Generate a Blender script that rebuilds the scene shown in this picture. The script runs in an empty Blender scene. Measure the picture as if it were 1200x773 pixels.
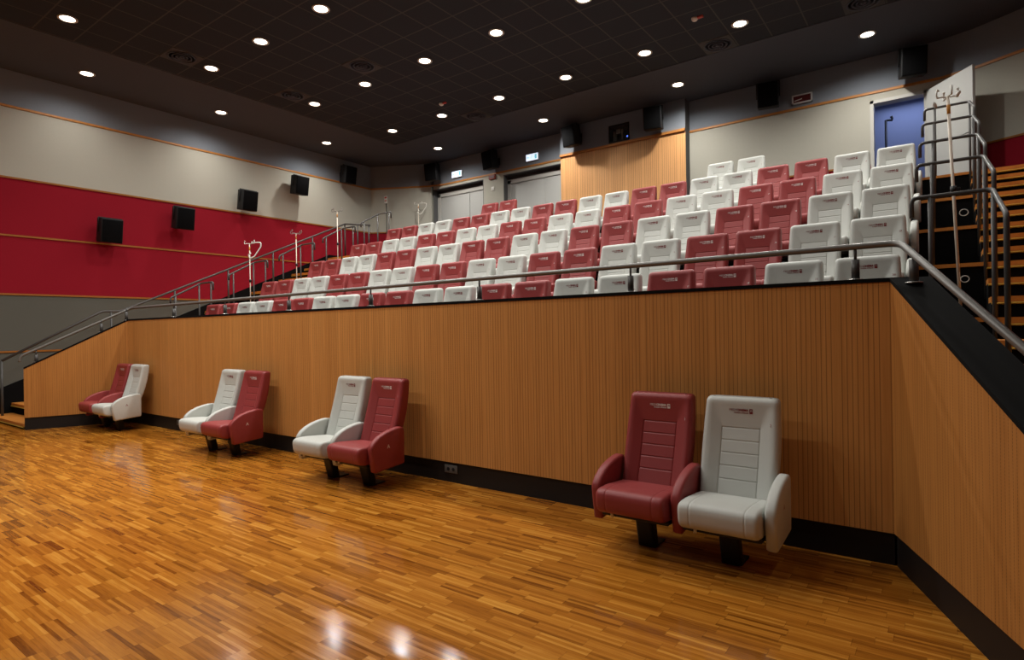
import bpy, math, random
from mathutils import Vector, Matrix
random.seed(7)
C = bpy.context.scene.collection
PI = math.pi
R = math.radians

# ------------------------------------------------------------------ materials
def s2l(c):
    return tuple(((v / 12.92) if v <= 0.04045 else ((v + 0.055) / 1.055) ** 2.4) for v in [x / 255 for x in c]) + (1,)

class NT:
    def __init__(s, name):
        s.m = bpy.data.materials.new(name); s.m.use_nodes = True
        s.t = s.m.node_tree; s.b = s.t.nodes['Principled BSDF']
    def n(s, typ, **kw):
        o = s.t.nodes.new(typ)
        for k, v in kw.items():
            if k.startswith('i_'): o.inputs[k[2:].replace('_', ' ')].default_value = v
            else: setattr(o, k, v)
        return o
    def l(s, a, b): s.t.links.new(a, b)
    def math(s, op, a, b=None, c=None):
        o = s.t.nodes.new('ShaderNodeMath'); o.operation = op
        for i, v in enumerate((a, b, c)):
            if v is None: continue
            if isinstance(v, (int, float)): o.inputs[i].default_value = v
            else: s.l(v, o.inputs[i])
        return o.outputs[0]
    def mix(s, f, a, b):
        o = s.t.nodes.new('ShaderNodeMix'); o.data_type = 'RGBA'
        for sock, v in ((o.inputs[0], f), (o.inputs[6], a), (o.inputs[7], b)):
            if isinstance(v, (int, float)): sock.default_value = v
            elif isinstance(v, tuple): sock.default_value = v
            else: s.l(v, sock)
        return o.outputs[2]

def plain(name, rgb, rough=0.5, spec=0.4, metal=0.0, noise=0.0, nscale=40, bump=0.0, bscale=300):
    t = NT(name); t.b.inputs['Roughness'].default_value = rough
    t.b.inputs['Specular IOR Level'].default_value = spec
    t.b.inputs['Metallic'].default_value = metal
    col = s2l(rgb); t.b.inputs['Base Color'].default_value = col
    tc = t.n('ShaderNodeTexCoord')
    if noise:
        nz = t.n('ShaderNodeTexNoise'); nz.inputs['Scale'].default_value = nscale; nz.inputs['Detail'].default_value = 3
        t.l(tc.outputs['Object'], nz.inputs['Vector'])
        d = tuple(v * (1 - noise) for v in col[:3]) + (1,); u = tuple(min(1, v * (1 + noise)) for v in col[:3]) + (1,)
        t.l(t.mix(nz.outputs['Fac'], d, u), t.b.inputs['Base Color'])
    if bump:
        nz = t.n('ShaderNodeTexNoise'); nz.inputs['Scale'].default_value = bscale; nz.inputs['Detail'].default_value = 2
        t.l(tc.outputs['Object'], nz.inputs['Vector'])
        bp = t.n('ShaderNodeBump'); bp.inputs['Strength'].default_value = bump; bp.inputs['Distance'].default_value = 0.002
        t.l(nz.outputs['Fac'], bp.inputs['Height']); t.l(bp.outputs[0], t.b.inputs['Normal'])
    return t.m

def emit(name, rgb, strength):
    t = NT(name); t.b.inputs['Base Color'].default_value = s2l(rgb)
    t.b.inputs['Emission Color'].default_value = s2l(rgb); t.b.inputs['Emission Strength'].default_value = strength
    return t.m

def panel_wood(name, c1, c2, pitch=0.0316, dots=True, groove=0.16, strength=0.72):
    """veneered acoustic panelling: vertical perforated lines; UV in metres (u along the wall, v up)"""
    t = NT(name); uv = t.n('ShaderNodeUVMap'); sp = t.n('ShaderNodeSeparateXYZ'); t.l(uv.outputs[0], sp.inputs[0])
    u, v = sp.outputs[0], sp.outputs[1]
    # panel-to-panel tone
    pid = t.math('FLOOR', t.math('DIVIDE', u, pitch * 9))
    wn = t.n('ShaderNodeTexWhiteNoise'); wn.noise_dimensions = '1D'; t.l(pid, wn.inputs['W'])
    sid = t.math('FLOOR', t.math('DIVIDE', u, pitch))
    wn2 = t.n('ShaderNodeTexWhiteNoise'); wn2.noise_dimensions = '1D'; t.l(sid, wn2.inputs['W'])
    cm = t.n('ShaderNodeCombineXYZ'); t.l(t.math('MULTIPLY', u, 60.0), cm.inputs[0]); t.l(t.math('MULTIPLY', v, 2.2), cm.inputs[1])
    nz = t.n('ShaderNodeTexNoise'); nz.inputs['Scale'].default_value = 1.0; nz.inputs['Detail'].default_value = 5
    t.l(cm.outputs[0], nz.inputs['Vector'])
    f = t.math('ADD', t.math('MULTIPLY', nz.outputs['Fac'], 0.75), t.math('MULTIPLY', wn.outputs['Value'], 0.15))
    f = t.math('ADD', f, t.math('MULTIPLY', wn2.outputs['Value'], 0.2))
    base = t.mix(f, s2l(c1), s2l(c2))
    fu = t.math('FRACT', t.math('DIVIDE', u, pitch))
    line = t.math('LESS_THAN', t.math('ABSOLUTE', t.math('SUBTRACT', fu, 0.5)), groove * 0.5)
    k8 = t.math('FRACT', t.math('DIVIDE', u, pitch * 9))
    keep = t.math('GREATER_THAN', k8, 1 / 9)
    line = t.math('MULTIPLY', line, keep)
    if dots:
        fv = t.math('FRACT', t.math('DIVIDE', v, 0.0155))
        dot = t.math('LESS_THAN', fv, 0.62)
        line = t.math('MULTIPLY', line, t.math('ADD', t.math('MULTIPLY', dot, 0.7), 0.25))
    line = t.math('MULTIPLY', line, strength)
    t.l(t.mix(line, base, (0.018, 0.009, 0.004, 1)), t.b.inputs['Base Color'])
    t.b.inputs['Roughness'].default_value = 0.5; t.b.inputs['Specular IOR Level'].default_value = 0.25
    return t.m

def parquet(name):
    t = NT(name); tc = t.n('ShaderNodeTexCoord'); sp = t.n('ShaderNodeSeparateXYZ'); t.l(tc.outputs['Object'], sp.inputs[0])
    x, y = sp.outputs[0], sp.outputs[1]
    SW, BL, GH = 0.021, 0.31, 0.084
    grp = t.math('FLOOR', t.math('DIVIDE', y, GH))
    wg = t.n('ShaderNodeTexWhiteNoise'); wg.noise_dimensions = '1D'; t.l(grp, wg.inputs['W'])
    strip = t.math('FLOOR', t.math('DIVIDE', y, SW))
    xx = t.math('ADD', t.math('DIVIDE', x, BL), t.math('MULTIPLY', grp, 0.5))
    xx = t.math('ADD', xx, t.math('MULTIPLY', wg.outputs['Value'], 0.55))
    blk = t.math('FLOOR', xx)
    cv = t.n('ShaderNodeCombineXYZ'); t.l(blk, cv.inputs[0]); t.l(strip, cv.inputs[1])
    w1 = t.n('ShaderNodeTexWhiteNoise'); w1.noise_dimensions = '2D'; t.l(cv.outputs[0], w1.inputs['Vector'])
    cv2 = t.n('ShaderNodeCombineXYZ'); t.l(blk, cv2.inputs[0]); t.l(grp, cv2.inputs[1])
    w2 = t.n('ShaderNodeTexWhiteNoise'); w2.noise_dimensions = '2D'; t.l(cv2.outputs[0], w2.inputs['Vector'])
    cg = t.n('ShaderNodeCombineXYZ'); t.l(t.math('MULTIPLY', x, 7.0), cg.inputs[0]); t.l(t.math('MULTIPLY', y, 90.0), cg.inputs[1])
    nz = t.n('ShaderNodeTexNoise'); nz.inputs['Scale'].default_value = 1; nz.inputs['Detail'].default_value = 4
    t.l(cg.outputs[0], nz.inputs['Vector'])
    f = t.math('ADD', t.math('MULTIPLY', w1.outputs['Value'], 0.58), t.math('MULTIPLY', w2.outputs['Value'], 0.30))
    f = t.math('ADD', f, t.math('MULTIPLY', t.math('SUBTRACT', nz.outputs['Fac'], 0.5), 0.5))
    rp = t.n('ShaderNodeValToRGB'); t.l(f, rp.inputs[0]); e = rp.color_ramp.elements
    e[0].position = 0.0; e[0].color = s2l(FLOOR_C[0])
    e[1].position = 1.0; e[1].color = s2l(FLOOR_C[3])
    a = e.new(0.33); a.color = s2l(FLOOR_C[1]); a = e.new(0.66); a.color = s2l(FLOOR_C[2])
    fx = t.math('FRACT', xx); joint = t.math('LESS_THAN', fx, 0.012)
    fy = t.math('FRACT', t.math('DIVIDE', y, SW)); jy = t.math('LESS_THAN', fy, 0.07)
    j = t.math('MULTIPLY', t.math('MAXIMUM', joint, jy), 0.3)
    t.l(t.mix(j, rp.outputs[0], (0.03, 0.012, 0.004, 1)), t.b.inputs['Base Color'])
    t.l(t.math('ADD', 0.10, t.math('MULTIPLY', w1.outputs['Value'], 0.07)), t.b.inputs['Roughness'])
    t.b.inputs['Specular IOR Level'].default_value = 0.35
    return t.m

def ceiling_tiles(name):
    t = NT(name); tc = t.n('ShaderNodeTexCoord'); sp = t.n('ShaderNodeSeparateXYZ'); t.l(tc.outputs['Object'], sp.inputs[0])
    fx = t.math('FRACT', t.math('DIVIDE', t.math('ADD', sp.outputs[0], 5.87), 0.6))
    fy = t.math('FRACT', t.math('DIVIDE', t.math('SUBTRACT', sp.outputs[1], 4.79), 0.6))
    ln = t.math('MAXIMUM', t.math('LESS_THAN', fx, 0.04), t.math('LESS_THAN', fy, 0.04))
    t.l(t.mix(ln, s2l(CEIL_C), s2l(CEIL_L)), t.b.inputs['Base Color'])
    t.b.inputs['Roughness'].default_value = 0.9; t.b.inputs['Specular IOR Level'].default_value = 0.1
    return t.m

FLOOR_C = [(106, 58, 15), (154, 93, 28), (178, 114, 38), (210, 150, 62)]
CEIL_C, CEIL_L = (52, 55, 59), (78, 75, 72)
M = {}
M['wood'] = panel_wood('perforated_oak_panel', (170, 112, 54), (212, 152, 84))
M['wood_side'] = panel_wood('shaded_grooved_oak', (150, 95, 42), (190, 130, 66), groove=0.14, strength=0.55)  # same oak as the front, colour darkened to imitate dimmer light on the cheeks
M['wood_back'] = panel_wood('pale_oak_panel', (196, 140, 88), (222, 168, 112), pitch=0.05, dots=False, groove=0.12)
M['floor'] = parquet('strip_parquet')
M['ceil'] = ceiling_tiles('dark_ceiling_tiles')
M['soffit'] = plain('dark_soffit_paint', (78, 81, 88), 0.9, 0.1)
M['navy'] = plain('slate_wall_paint', (124, 130, 138), 0.9, 0.1, noise=0.05)
M['cream'] = plain('cream_wall_fabric', (174, 171, 159), 0.95, 0.1, noise=0.04, bump=0.2)
M['red_wall'] = plain('red_wall_fabric', (138, 27, 40), 0.95, 0.05, noise=0.08, bump=0.2)
M['grey_wall'] = plain('grey_wall_fabric', (92, 91, 84), 0.95, 0.05, noise=0.05, bump=0.2)
M['trim'] = plain('oak_trim', (176, 116, 56), 0.45, 0.3, noise=0.15)
M['dark_trim'] = plain('dim_oak_trim', (150, 92, 34), 0.45, 0.3, noise=0.15)
M['black'] = plain('black_paint', (22, 20, 19), 0.6, 0.3)
M['plinth'] = plain('black_plinth_board', (26, 21, 18), 0.55, 0.3)
M['carpet'] = plain('black_carpet', (17, 16, 16), 0.95, 0.05, noise=0.2, nscale=200)
M['cap'] = plain('black_capping', (15, 15, 14), 0.9, 0.1)
M['metal'] = plain('grey_painted_steel', (70, 68, 66), 0.42, 0.4, metal=0.1)
M['rail'] = plain('brushed_grey_rail', (116, 114, 110), 0.4, 0.5, metal=0.35)
M['steel'] = plain('brushed_steel', (170, 168, 164), 0.3, 0.5, metal=0.9)
M['brass'] = plain('brass_nosing', (226, 190, 84), 0.35, 0.5, metal=0.55)
M['nosing'] = plain('oak_nosing', (190, 120, 52), 0.45, 0.3, noise=0.15)
M['white_l'] = plain('pale_grey_leather', (190, 192, 186), 0.48, 0.35, noise=0.03, nscale=14, bump=0.12, bscale=160)
M['red_l'] = plain('burgundy_leather', (142, 56, 55), 0.46, 0.35, noise=0.06, nscale=14, bump=0.12, bscale=160)
M['white_mark'] = plain('white_print', (225, 215, 210), 0.6, 0.2)
M['red_mark'] = plain('dark_red_print', (120, 30, 34), 0.6, 0.2)
M['chair_black'] = plain('black_powder_coat', (20, 18, 17), 0.45, 0.4)
M['buffer'] = plain('white_plastic', (220, 218, 210), 0.4, 0.4)
M['speaker'] = plain('black_speaker_vinyl', (24, 24, 25), 0.6, 0.3)
M['grille'] = plain('black_grille_cloth', (15, 15, 16), 0.95, 0.05, noise=0.3, nscale=300)
M['door'] = plain('grey_door_paint', (178, 178, 174), 0.55, 0.3)
M['door_frame'] = plain('light_grey_frame', (184, 182, 176), 0.45, 0.4)
M['reveal'] = plain('dark_grey_reveal', (92, 92, 92), 0.8, 0.2)
M['lamp_ring'] = plain('white_lamp_ring', (200, 198, 190), 0.4, 0.4)
M['lamp'] = emit('lamp_lens_glow', (255, 244, 222), 14.0)
M['sign_white'] = emit('lit_sign_panel', (225, 236, 255), 1.6)
M['sign_green'] = emit('lit_sign_pictogram', (120, 190, 205), 1.1)
M['sign_case'] = plain('sign_case', (205, 205, 205), 0.5)
M['red_plate'] = plain('dull_red_plate', (140, 58, 50), 0.6)
M['dark_red'] = plain('dark_red_display', (86, 24, 24), 0.35)
M['vent'] = plain('ceiling_vent_metal', (60, 58, 56), 0.7)
M['socket'] = plain('grey_socket_plate', (86, 82, 78), 0.5)
M['iv_pole'] = plain('cream_enamel', (226, 214, 196), 0.35, 0.5)
M['iv_band'] = plain('amber_band', (206, 140, 50), 0.5)
M['iv_red'] = plain('red_band', (180, 60, 46), 0.5)
M['blue_wall'] = plain('pale_blue_wall', (160, 168, 196), 0.9, 0.1)
M['glass'] = plain('port_glass', (18, 20, 26), 0.08, 0.6)
M['blue_led'] = emit('blue_indicator', (90, 130, 255), 2.0)

# ------------------------------------------------------------------ mesh helpers
class MB:
    def __init__(s): s.v = []; s.f = []; s.mi = []; s.uv = []; s.sm = []
    def face(s, pts, mi=0, uv=None, smooth=False):
        b = len(s.v); s.v += [tuple(p) for p in pts]
        s.f.append(tuple(range(b, b + len(pts)))); s.mi.append(mi); s.uv.append(uv); s.sm.append(smooth)
    def faces(s, verts, faces, mi=0, smooth=False):
        b = len(s.v); s.v += [tuple(p) for p in verts]
        for f in faces:
            s.f.append(tuple(b + i for i in f)); s.mi.append(mi); s.uv.append(None); s.sm.append(smooth)
    def box(s, x0, x1, y0, y1, z0, z1, mi=0):
        vs = [(x, y, z) for z in (z0, z1) for y in (y0, y1) for x in (x0, x1)]
        s.faces(vs, [(0, 2, 3, 1), (4, 5, 7, 6), (0, 1, 5, 4), (2, 6, 7, 3), (0, 4, 6, 2), (1, 3, 7, 5)], mi)
    def bbox(s, x0, x1, y0, y1, z0, z1, r=0.01, mi=0, seg=3):
        """box with rounded edges along every axis (superellipse style)"""
        import bmesh
        bm = bmesh.new(); bmesh.ops.create_cube(bm, size=1)
        for v in bm.verts:
            v.co = Vector(((x0 + x1) / 2 + v.co.x * (x1 - x0), (y0 + y1) / 2 + v.co.y * (y1 - y0), (z0 + z1) / 2 + v.co.z * (z1 - z0)))
        bmesh.ops.bevel(bm, geom=bm.edges[:], offset=r, segments=seg, affect='EDGES', profile=0.5)
        bm.verts.index_update()
        s.faces([v.co[:] for v in bm.verts], [[v.index for v in f.verts] for f in bm.faces], mi, True); bm.free()
    def prism(s, poly, axis, a, b, mi=0):
        """poly = 2D points; axis 'x': poly in (y,z); 'y': (x,z); 'z': (x,y)"""
        def P(p, c):
            return (c, p[0], p[1]) if axis == 'x' else ((p[0], c, p[1]) if axis == 'y' else (p[0], p[1], c))
        n = len(poly); vs = [P(p, a) for p in poly] + [P(p, b) for p in poly]
        fs = [tuple(range(n - 1, -1, -1)), tuple(range(n, 2 * n))] + [(i, (i + 1) % n, n + (i + 1) % n, n + i) for i in range(n)]
        s.faces(vs, fs, mi)
    def tube(s, pts, r, seg=10, mi=0, caps=True):
        pts = [Vector(p) for p in pts]; n = len(pts); vs = []; fs = []
        rr = r if isinstance(r, (list, tuple)) else [r] * n
        prev = None
        for i, p in enumerate(pts):
            if i == 0: d = pts[1] - p
            elif i == n - 1: d = p - pts[i - 1]
            else: d = (pts[i + 1] - p).normalized() + (p - pts[i - 1]).normalized()
            d.normalize()
            if prev is None:
                a = Vector((0, 0, 1)) if abs(d.z) < 0.9 else Vector((1, 0, 0))
                u = d.cross(a).normalized()
            else:
                u = (prev - d * prev.dot(d)).normalized()
            prev = u; w = d.cross(u)
            k = 1.0
            if 0 < i < n - 1:
                c = (pts[i + 1] - p).normalized().dot((p - pts[i - 1]).normalized()); k = min(1.5, 1 / max(0.5, math.sqrt((1 + c) / 2)))
            for j in range(seg):
                t = 2 * PI * j / seg; vs.append(p + (u * math.cos(t) + w * math.sin(t)) * rr[i] * (k if 0 < i < n - 1 else 1))
        for i in range(n - 1):
            for j in range(seg):
                fs.append((i * seg + j, i * seg + (j + 1) % seg, (i + 1) * seg + (j + 1) % seg, (i + 1) * seg + j))
        s.faces(vs, fs, mi, True)
        if caps:
            s.faces([vs[j] for j in range(seg)], [tuple(range(seg - 1, -1, -1))], mi)
            s.faces(vs[-seg:], [tuple(range(seg))], mi)
    def lathe(s, prof, cx, cy, seg=20, mi=0, smooth=True):
        n = len(prof); vs = []; fs = []
        for r, z in prof:
            for j in range(seg):
                t = 2 * PI * j / seg; vs.append((cx + r * math.cos(t), cy + r * math.sin(t), z))
        for i in range(n - 1):
            for j in range(seg):
                fs.append((i * seg + j, i * seg + (j + 1) % seg, (i + 1) * seg + (j + 1) % seg, (i + 1) * seg + j))
        s.faces(vs, fs, mi, smooth)
        s.faces(vs[:seg], [tuple(range(seg - 1, -1, -1))], mi); s.faces(vs[-seg:], [tuple(range(seg))], mi)
    def mesh(s, name, mats):
        me = bpy.data.meshes.new(name); me.from_pydata(s.v, [], s.f); me.update()
        for m in (mats if isinstance(mats, (list, tuple)) else [mats]): me.materials.append(m)
        me.polygons.foreach_set('material_index', s.mi); me.polygons.foreach_set('use_smooth', s.sm)
        if any(u is not None for u in s.uv):
            ul = me.uv_layers.new(name='UVMap')
            for p, u in zip(me.polygons, s.uv):
                for k, li in enumerate(p.loop_indices):
                    ul.data[li].uv = u[k] if u is not None else (0, 0)
        import bmesh
        bm = bmesh.new(); bm.from_mesh(me); bmesh.ops.remove_doubles(bm, verts=bm.verts[:], dist=1e-5)
        bmesh.ops.recalc_face_normals(bm, faces=bm.faces[:]) if not getattr(s, 'keep', False) else None
        bm.to_mesh(me); bm.free(); me.update()
        return me
    def build(s, name, mats, parent=None):
        o = bpy.data.objects.new(name, s.mesh(name, mats)); C.objects.link(o)
        if parent: o.parent = parent
        return o

def obj(name, me, parent=None, loc=None, rot=None):
    o = bpy.data.objects.new(name, me); C.objects.link(o)
    if parent: o.parent = parent
    if loc is not None: o.location = loc
    if rot is not None: o.rotation_euler = rot
    return o

def thing(name, label, cat, loc=(0, 0, 0), rz=0, group=None):
    o = bpy.data.objects.new(name, None); C.objects.link(o); o.location = loc; o.rotation_euler = (0, 0, rz)
    o.empty_display_size = 0.2
    o['label'] = label; o['category'] = cat
    if group: o['group'] = group
    return o

def struct(o, label=None, cat=None):
    o['kind'] = 'structure'
    if label: o['label'] = label
    if cat: o['category'] = cat
    return o

ORD = ['zeroth', 'first', 'second', 'third', 'fourth', 'fifth', 'sixth', 'seventh', 'eighth', 'ninth', 'tenth', 'eleventh', 'twelfth',
       'thirteenth', 'fourteenth', 'fifteenth', 'sixteenth', 'seventeenth', 'eighteenth', 'nineteenth', 'twentieth']

# ------------------------------------------------------------------ dimensions (metres)
XL, XR, HW, HP = -10.70, 1.19, 1.869, 0.2133          # stand front: corners, height, plinth
XWL, XWR, YB, HC = -13.6, 4.09, 9.33, 6.964           # side walls, back wall, ceiling
YS = -8.5                                             # wall behind the camera
FT = math.tan(R(22)); FLARE = 1.40                    # flared stair cheeks
BANDS = [0, 1.31, 2.46, 3.64, 4.80, 6.23, HC]
ROWZ = {0: 0.0, 1: 1.10, 2: 1.63, 3: 2.18, 4: 2.71, 5: 3.27, 6: 3.83}
ROWY = {1: 0.2, 2: 1.62, 3: 2.855, 4: 4.09, 5: 5.325, 6: 6.56, 7: YB}
SX0, SX1 = -11.31, 1.80                               # seating block incl. landings
STEPS = [(n, -1.35 + 0.347 * (n - 1), 0.09 + 0.202 * (n - 1)) for n in range(1, 6)] + \
        [(6 + 3 * k + j, 0.385 + 1.235 * (k + j / 3), ROWZ[k + 1] + (ROWZ[k + 2] - ROWZ[k + 1]) * j / 3) for k in range(5) for j in range(3)] + [(21, 6.56, 3.83)]
def step_z(y):
    z = 0
    for n, yy, zz in STEPS:
        if y >= yy: z = zz
    return z

# ------------------------------------------------------------------ room shell
m = MB(); m.box(XWL - 0.2, XWR + 0.2, YS - 0.2, 0.25, -0.2, 0.0)
struct(m.build('floor', M['floor']))
m = MB(); m.box(XWL - 0.2, XWR + 0.2, YS - 0.2, YB + 2.4, HC, HC + 0.2)
struct(m.build('ceiling', M['ceil']))
m = MB()
GX0, GX1, GY1 = -11.27, 1.73, 7.19
m.box(XWL, GX0, YS, YB, HC - 0.012, HC + 0.01); m.box(GX1, XWR, YS, YB, HC - 0.012, HC + 0.01); m.box(GX0, GX1, GY1, YB, HC - 0.012, HC + 0.01)
struct(m.build('ceiling_soffit', M['soffit']))

band_m = ['grey_wall', 'grey_wall', 'red_wall', 'red_wall', 'cream', 'navy']
bm_list = [M['grey_wall'], M['red_wall'], M['cream'], M['navy']]
bidx = [0, 0, 1, 1, 2, 3]
def banded(m, x0, x1, y0, y1):
    for k in range(6): m.box(x0, x1, y0, y1, BANDS[k], BANDS[k + 1], bidx[k])
YC = 8.27                                             # where the chamfered back corners start
m = MB(); banded(m, XWL - 0.2, XWL, YS, YC); struct(m.build('wall_left', bm_list))
m = MB(); banded(m, XWR, XWR + 0.2, YS, 7.95); struct(m.build('wall_right', bm_list))
m = MB(); m.box(XWL - 0.2, XWR + 0.2, YS - 0.2, YS, 0, HC); struct(m.build('wall_screen', plain('screen_wall_grey', (70, 70, 72), 0.9)))

# back wall: polyline of plan points with openings
plan = [(XWL, YC), (-11.9, 9.19), (-11.35, 9.33), (1.45, 9.33), (1.95, 9.17), (XWR, 7.95)]
openings = [(-11.80, -9.73, 6.13), (-8.97, -6.83, 6.13), (0.30, 1.25, 6.06)]
def slab(p, q, z0, z1, mi, th=0.2):
    (x0, y0), (x1, y1) = p, q; d = Vector((x1 - x0, y1 - y0)).normalized(); nx, ny = -d.y * th, d.x * th
    vs = [(x0, y0, z0), (x1, y1, z0), (x1 + nx, y1 + ny, z0), (x0 + nx, y0 + ny, z0)]
    vs += [(a, b, z1) for a, b, _ in vs]
    m.faces(vs, [(0, 1, 2, 3), (4, 5, 6, 7), (0, 1, 5, 4), (1, 2, 6, 5), (2, 3, 7, 6), (3, 0, 4, 7)], mi)
def pieces(p, q):
    for z0, z1, mi in ((3.4, 4.80, 1), (4.80, 6.23, 2), (6.23, HC, 3)): slab(p, q, z0, z1, mi)
pts = [(-11.35, 9.33)]
m = MB(); pieces(plan[0], plan[1]); pieces(plan[1], (-11.80, 9.225)); struct(m.build('wall_back_left', bm_list)); m = MB()
xs = [-11.80, -9.73, -8.97, -6.83, 0.30, 1.25, 1.45]
YBX = lambda x: 9.33 if x > -11.35 else 9.19 + (x + 11.9) / 0.55 * 0.14
for a, b in zip(xs[:-1], xs[1:]):
    op = [o for o in openings if abs(o[0] - a) < 1e-6]
    ya, yb = YBX(a), YBX(b)
    if op:
        slab((a, ya if a > -11 else 9.33), (b, yb), op[0][2], 6.23, 2); slab((a, 9.33), (b, yb), 6.23, HC, 3)
    else: pieces((a, ya), (b, yb))
struct(m.build('wall_back', bm_list)); m = MB(); pieces((1.45, 9.33), plan[4]); pieces(plan[4], plan[5]); struct(m.build('wall_back_right', bm_list))

# oak trim lines
tn = 0
def trim(poly, z, h=0.035, th=0.018, mat='trim'):
    global tn
    tn += 1; m = MB()
    for (x0, y0), (x1, y1) in zip(poly[:-1], poly[1:]):
        d = Vector((x1 - x0, y1 - y0)).normalized(); nx, ny = d.y * th, -d.x * th
        vs = [(x0, y0, z - h / 2), (x1, y1, z - h / 2), (x1 + nx, y1 + ny, z - h / 2), (x0 + nx, y0 + ny, z - h / 2)]
        vs += [(a, b, z + h / 2) for a, b, _ in vs]
        m.faces(vs, [(0, 1, 2, 3), (4, 5, 6, 7), (0, 1, 5, 4), (1, 2, 6, 5), (2, 3, 7, 6), (3, 0, 4, 7)])
    struct(m.build('trim_%d' % tn, M[mat]))
for z in BANDS[1:6]: trim([(XWL, YS), (XWL, YC)], z, 0.045 if z > 6 else 0.035, mat='trim' if z > 6 else 'dark_trim')
trim(plan[:3] + [(-11.35, 9.33), (-6.83, 9.33)], 6.23, 0.05)
trim([(-3.40, 9.33), (1.45, 9.33), plan[4], plan[5]], 6.23, 0.05)
trim([plan[0], (-11.82, 9.215)], 4.80, mat='dark_trim')
trim([(-3.40, 9.33), (0.24, 9.33)], 4.80, mat='dark_trim'); trim([(1.95, 9.17), plan[5]], 4.80, mat='dark_trim')
for z in BANDS[1:6]: trim([(XWR, 7.95), (XWR, YS)], z, mat='dark_trim')

# projecting oak clad booth on the back wall
m = MB(); X0, X1, Y0, Y1 = -6.83, -3.40, 9.05, 9.33
PX0, PX1, PZ0, PZ1 = -5.36, -4.84, 6.29, 6.69
def uvface(m, x0, x1, y, z0, z1, mi): m.face([(x0, y, z0), (x1, y, z0), (x1, y, z1), (x0, y, z1)], mi, [(x0, z0), (x1, z0), (x1, z1), (x0, z1)])
uvface(m, X0, X1, Y0, 3.6, 6.20, 0)
for a, b, c, d in ((X0, PX0, 6.2, HC), (PX1, X1, 6.2, HC), (PX0, PX1, 6.2, PZ0), (PX0, PX1, PZ1, HC)): uvface(m, a, b, Y0, c, d, 1)
for x in (X0, X1):
    m.face([(x, Y0, 3.6), (x, Y1, 3.6), (x, Y1, HC), (x, Y0, HC)], 2 if x == X1 else 1)  # right side face coloured dark grey to stand in for its side shadow
# recess of the port
m.face([(PX0, Y0, PZ0), (PX0, Y0 + 0.25, PZ0), (PX0, Y0 + 0.25, PZ1), (PX0, Y0, PZ1)], 2); m.face([(PX1, Y0, PZ0), (PX1, Y0 + 0.25, PZ0), (PX1, Y0 + 0.25, PZ1), (PX1, Y0, PZ1)], 2)
m.face([(PX0, Y0, PZ0), (PX1, Y0, PZ0), (PX1, Y0 + 0.25, PZ0), (PX0, Y0 + 0.25, PZ0)], 2); m.face([(PX0, Y0, PZ1), (PX1, Y0, PZ1), (PX1, Y0 + 0.25, PZ1), (PX0, Y0 + 0.25, PZ1)], 2)
m.face([(PX0, Y0 + 0.25, PZ0), (PX1, Y0 + 0.25, PZ0), (PX1, Y0 + 0.25, PZ1), (PX0, Y0 + 0.25, PZ1)], 2)
struct(m.build('wall_booth', [M['wood_back'], M['navy'], M['reveal']]))
trim([(X0, Y0), (X1, Y0)], 6.215, 0.06, 0.05)

# double doors
dn = 0
def double_door(x0, x1, seam, ztop):
    global dn
    dn += 1; d = thing('door_%d' % dn, 'closed grey double door %s' % ('left of the exit pillar in the back wall' if dn == 1 else 'beside the oak clad booth in the back wall'), 'door', (x0, 9.33, 3.83)); d['kind'] = 'structure'
    W = x1 - x0; H = ztop - 3.83; s = seam - x0
    m = MB(); m.box(-0.001, 0.02, 0.0, 0.3, -0.3, H, 0); m.box(W - 0.02, W, 0, 0.3, -0.3, H, 0); m.box(0, W, 0, 0.3, H - 0.02, H, 0); m.box(0, W, 0.28, 0.3, -0.3, H)
    m.build('reveal', M['reveal'], d)
    m = MB(); m.box(0.02, 0.14, 0.17, 0.27, -0.3, H - 0.14); m.box(W - 0.10, W - 0.02, 0.17, 0.27, -0.3, H - 0.14); m.box(0.02, W - 0.02, 0.17, 0.27, H - 0.24, H - 0.12)
    m.build('door_frame', M['door_frame'], d)
    for a, b in ((0.14, s - 0.006), (s + 0.006, W - 0.10)):
        m = MB(); m.bbox(a, b, 0.20, 0.25, -0.3, H - 0.245, 0.006); lf = m.build('door_leaf', M['door'], d)
        xx = b - 0.09 if a < 0.2 else a + 0.09
        m = MB(); m.bbox(xx - 0.25 if a < 0.2 else xx - 0.02, xx + 0.02 if a < 0.2 else xx + 0.25, 0.14, 0.17, 0.95, 1.0, 0.008)
        m.box(xx - 0.015, xx + 0.015, 0.16, 0.2, 0.96, 0.99); m.build('push_bar', M['steel'], lf)
double_door(-11.80, -9.73, -10.447, 6.13); double_door(-8.97, -6.85, -7.676, 6.13)

# open single door to a blue lit passage
d = thing('door_3', 'open grey door swung out beside the blue lit doorway', 'door', (0.30, 9.33, 3.83)); d['kind'] = 'structure'
W, H = 0.95, 6.06 - 3.83
m = MB(); m.box(0, 0.06, -0.03, 0.2, 0, H); m.box(W - 0.06, W, -0.03, 0.2, 0, H); m.box(0, W, -0.03, 0.2, H - 0.06, H); m.build('door_frame', M['door_frame'], d)
ang = math.atan2(8.36 - 9.30, 1.94 - 1.25)
lf = obj('door_leaf', (lambda mm: (mm.bbox(0, 1.13, -0.025, 0.025, 0.01, H - 0.03, 0.006), mm.mesh('door_leaf', M['door']))[1])(MB()), d, (W, -0.05, 0), (0, 0, ang))
m = MB(); m.tube([(1.05, -0.025, 1.05), (1.05, -0.07, 1.05), (0.93, -0.07, 1.05)], 0.01, 8); m.bbox(1.03, 1.07, -0.032, -0.02, 0.97, 1.13, 0.005); m.tube([(1.05, 0.025, 1.05), (1.05, 0.07, 1.05), (0.93, 0.07, 1.05)], 0.01, 8); m.build('door_handle', M['steel'], lf)
m = MB()
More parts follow.
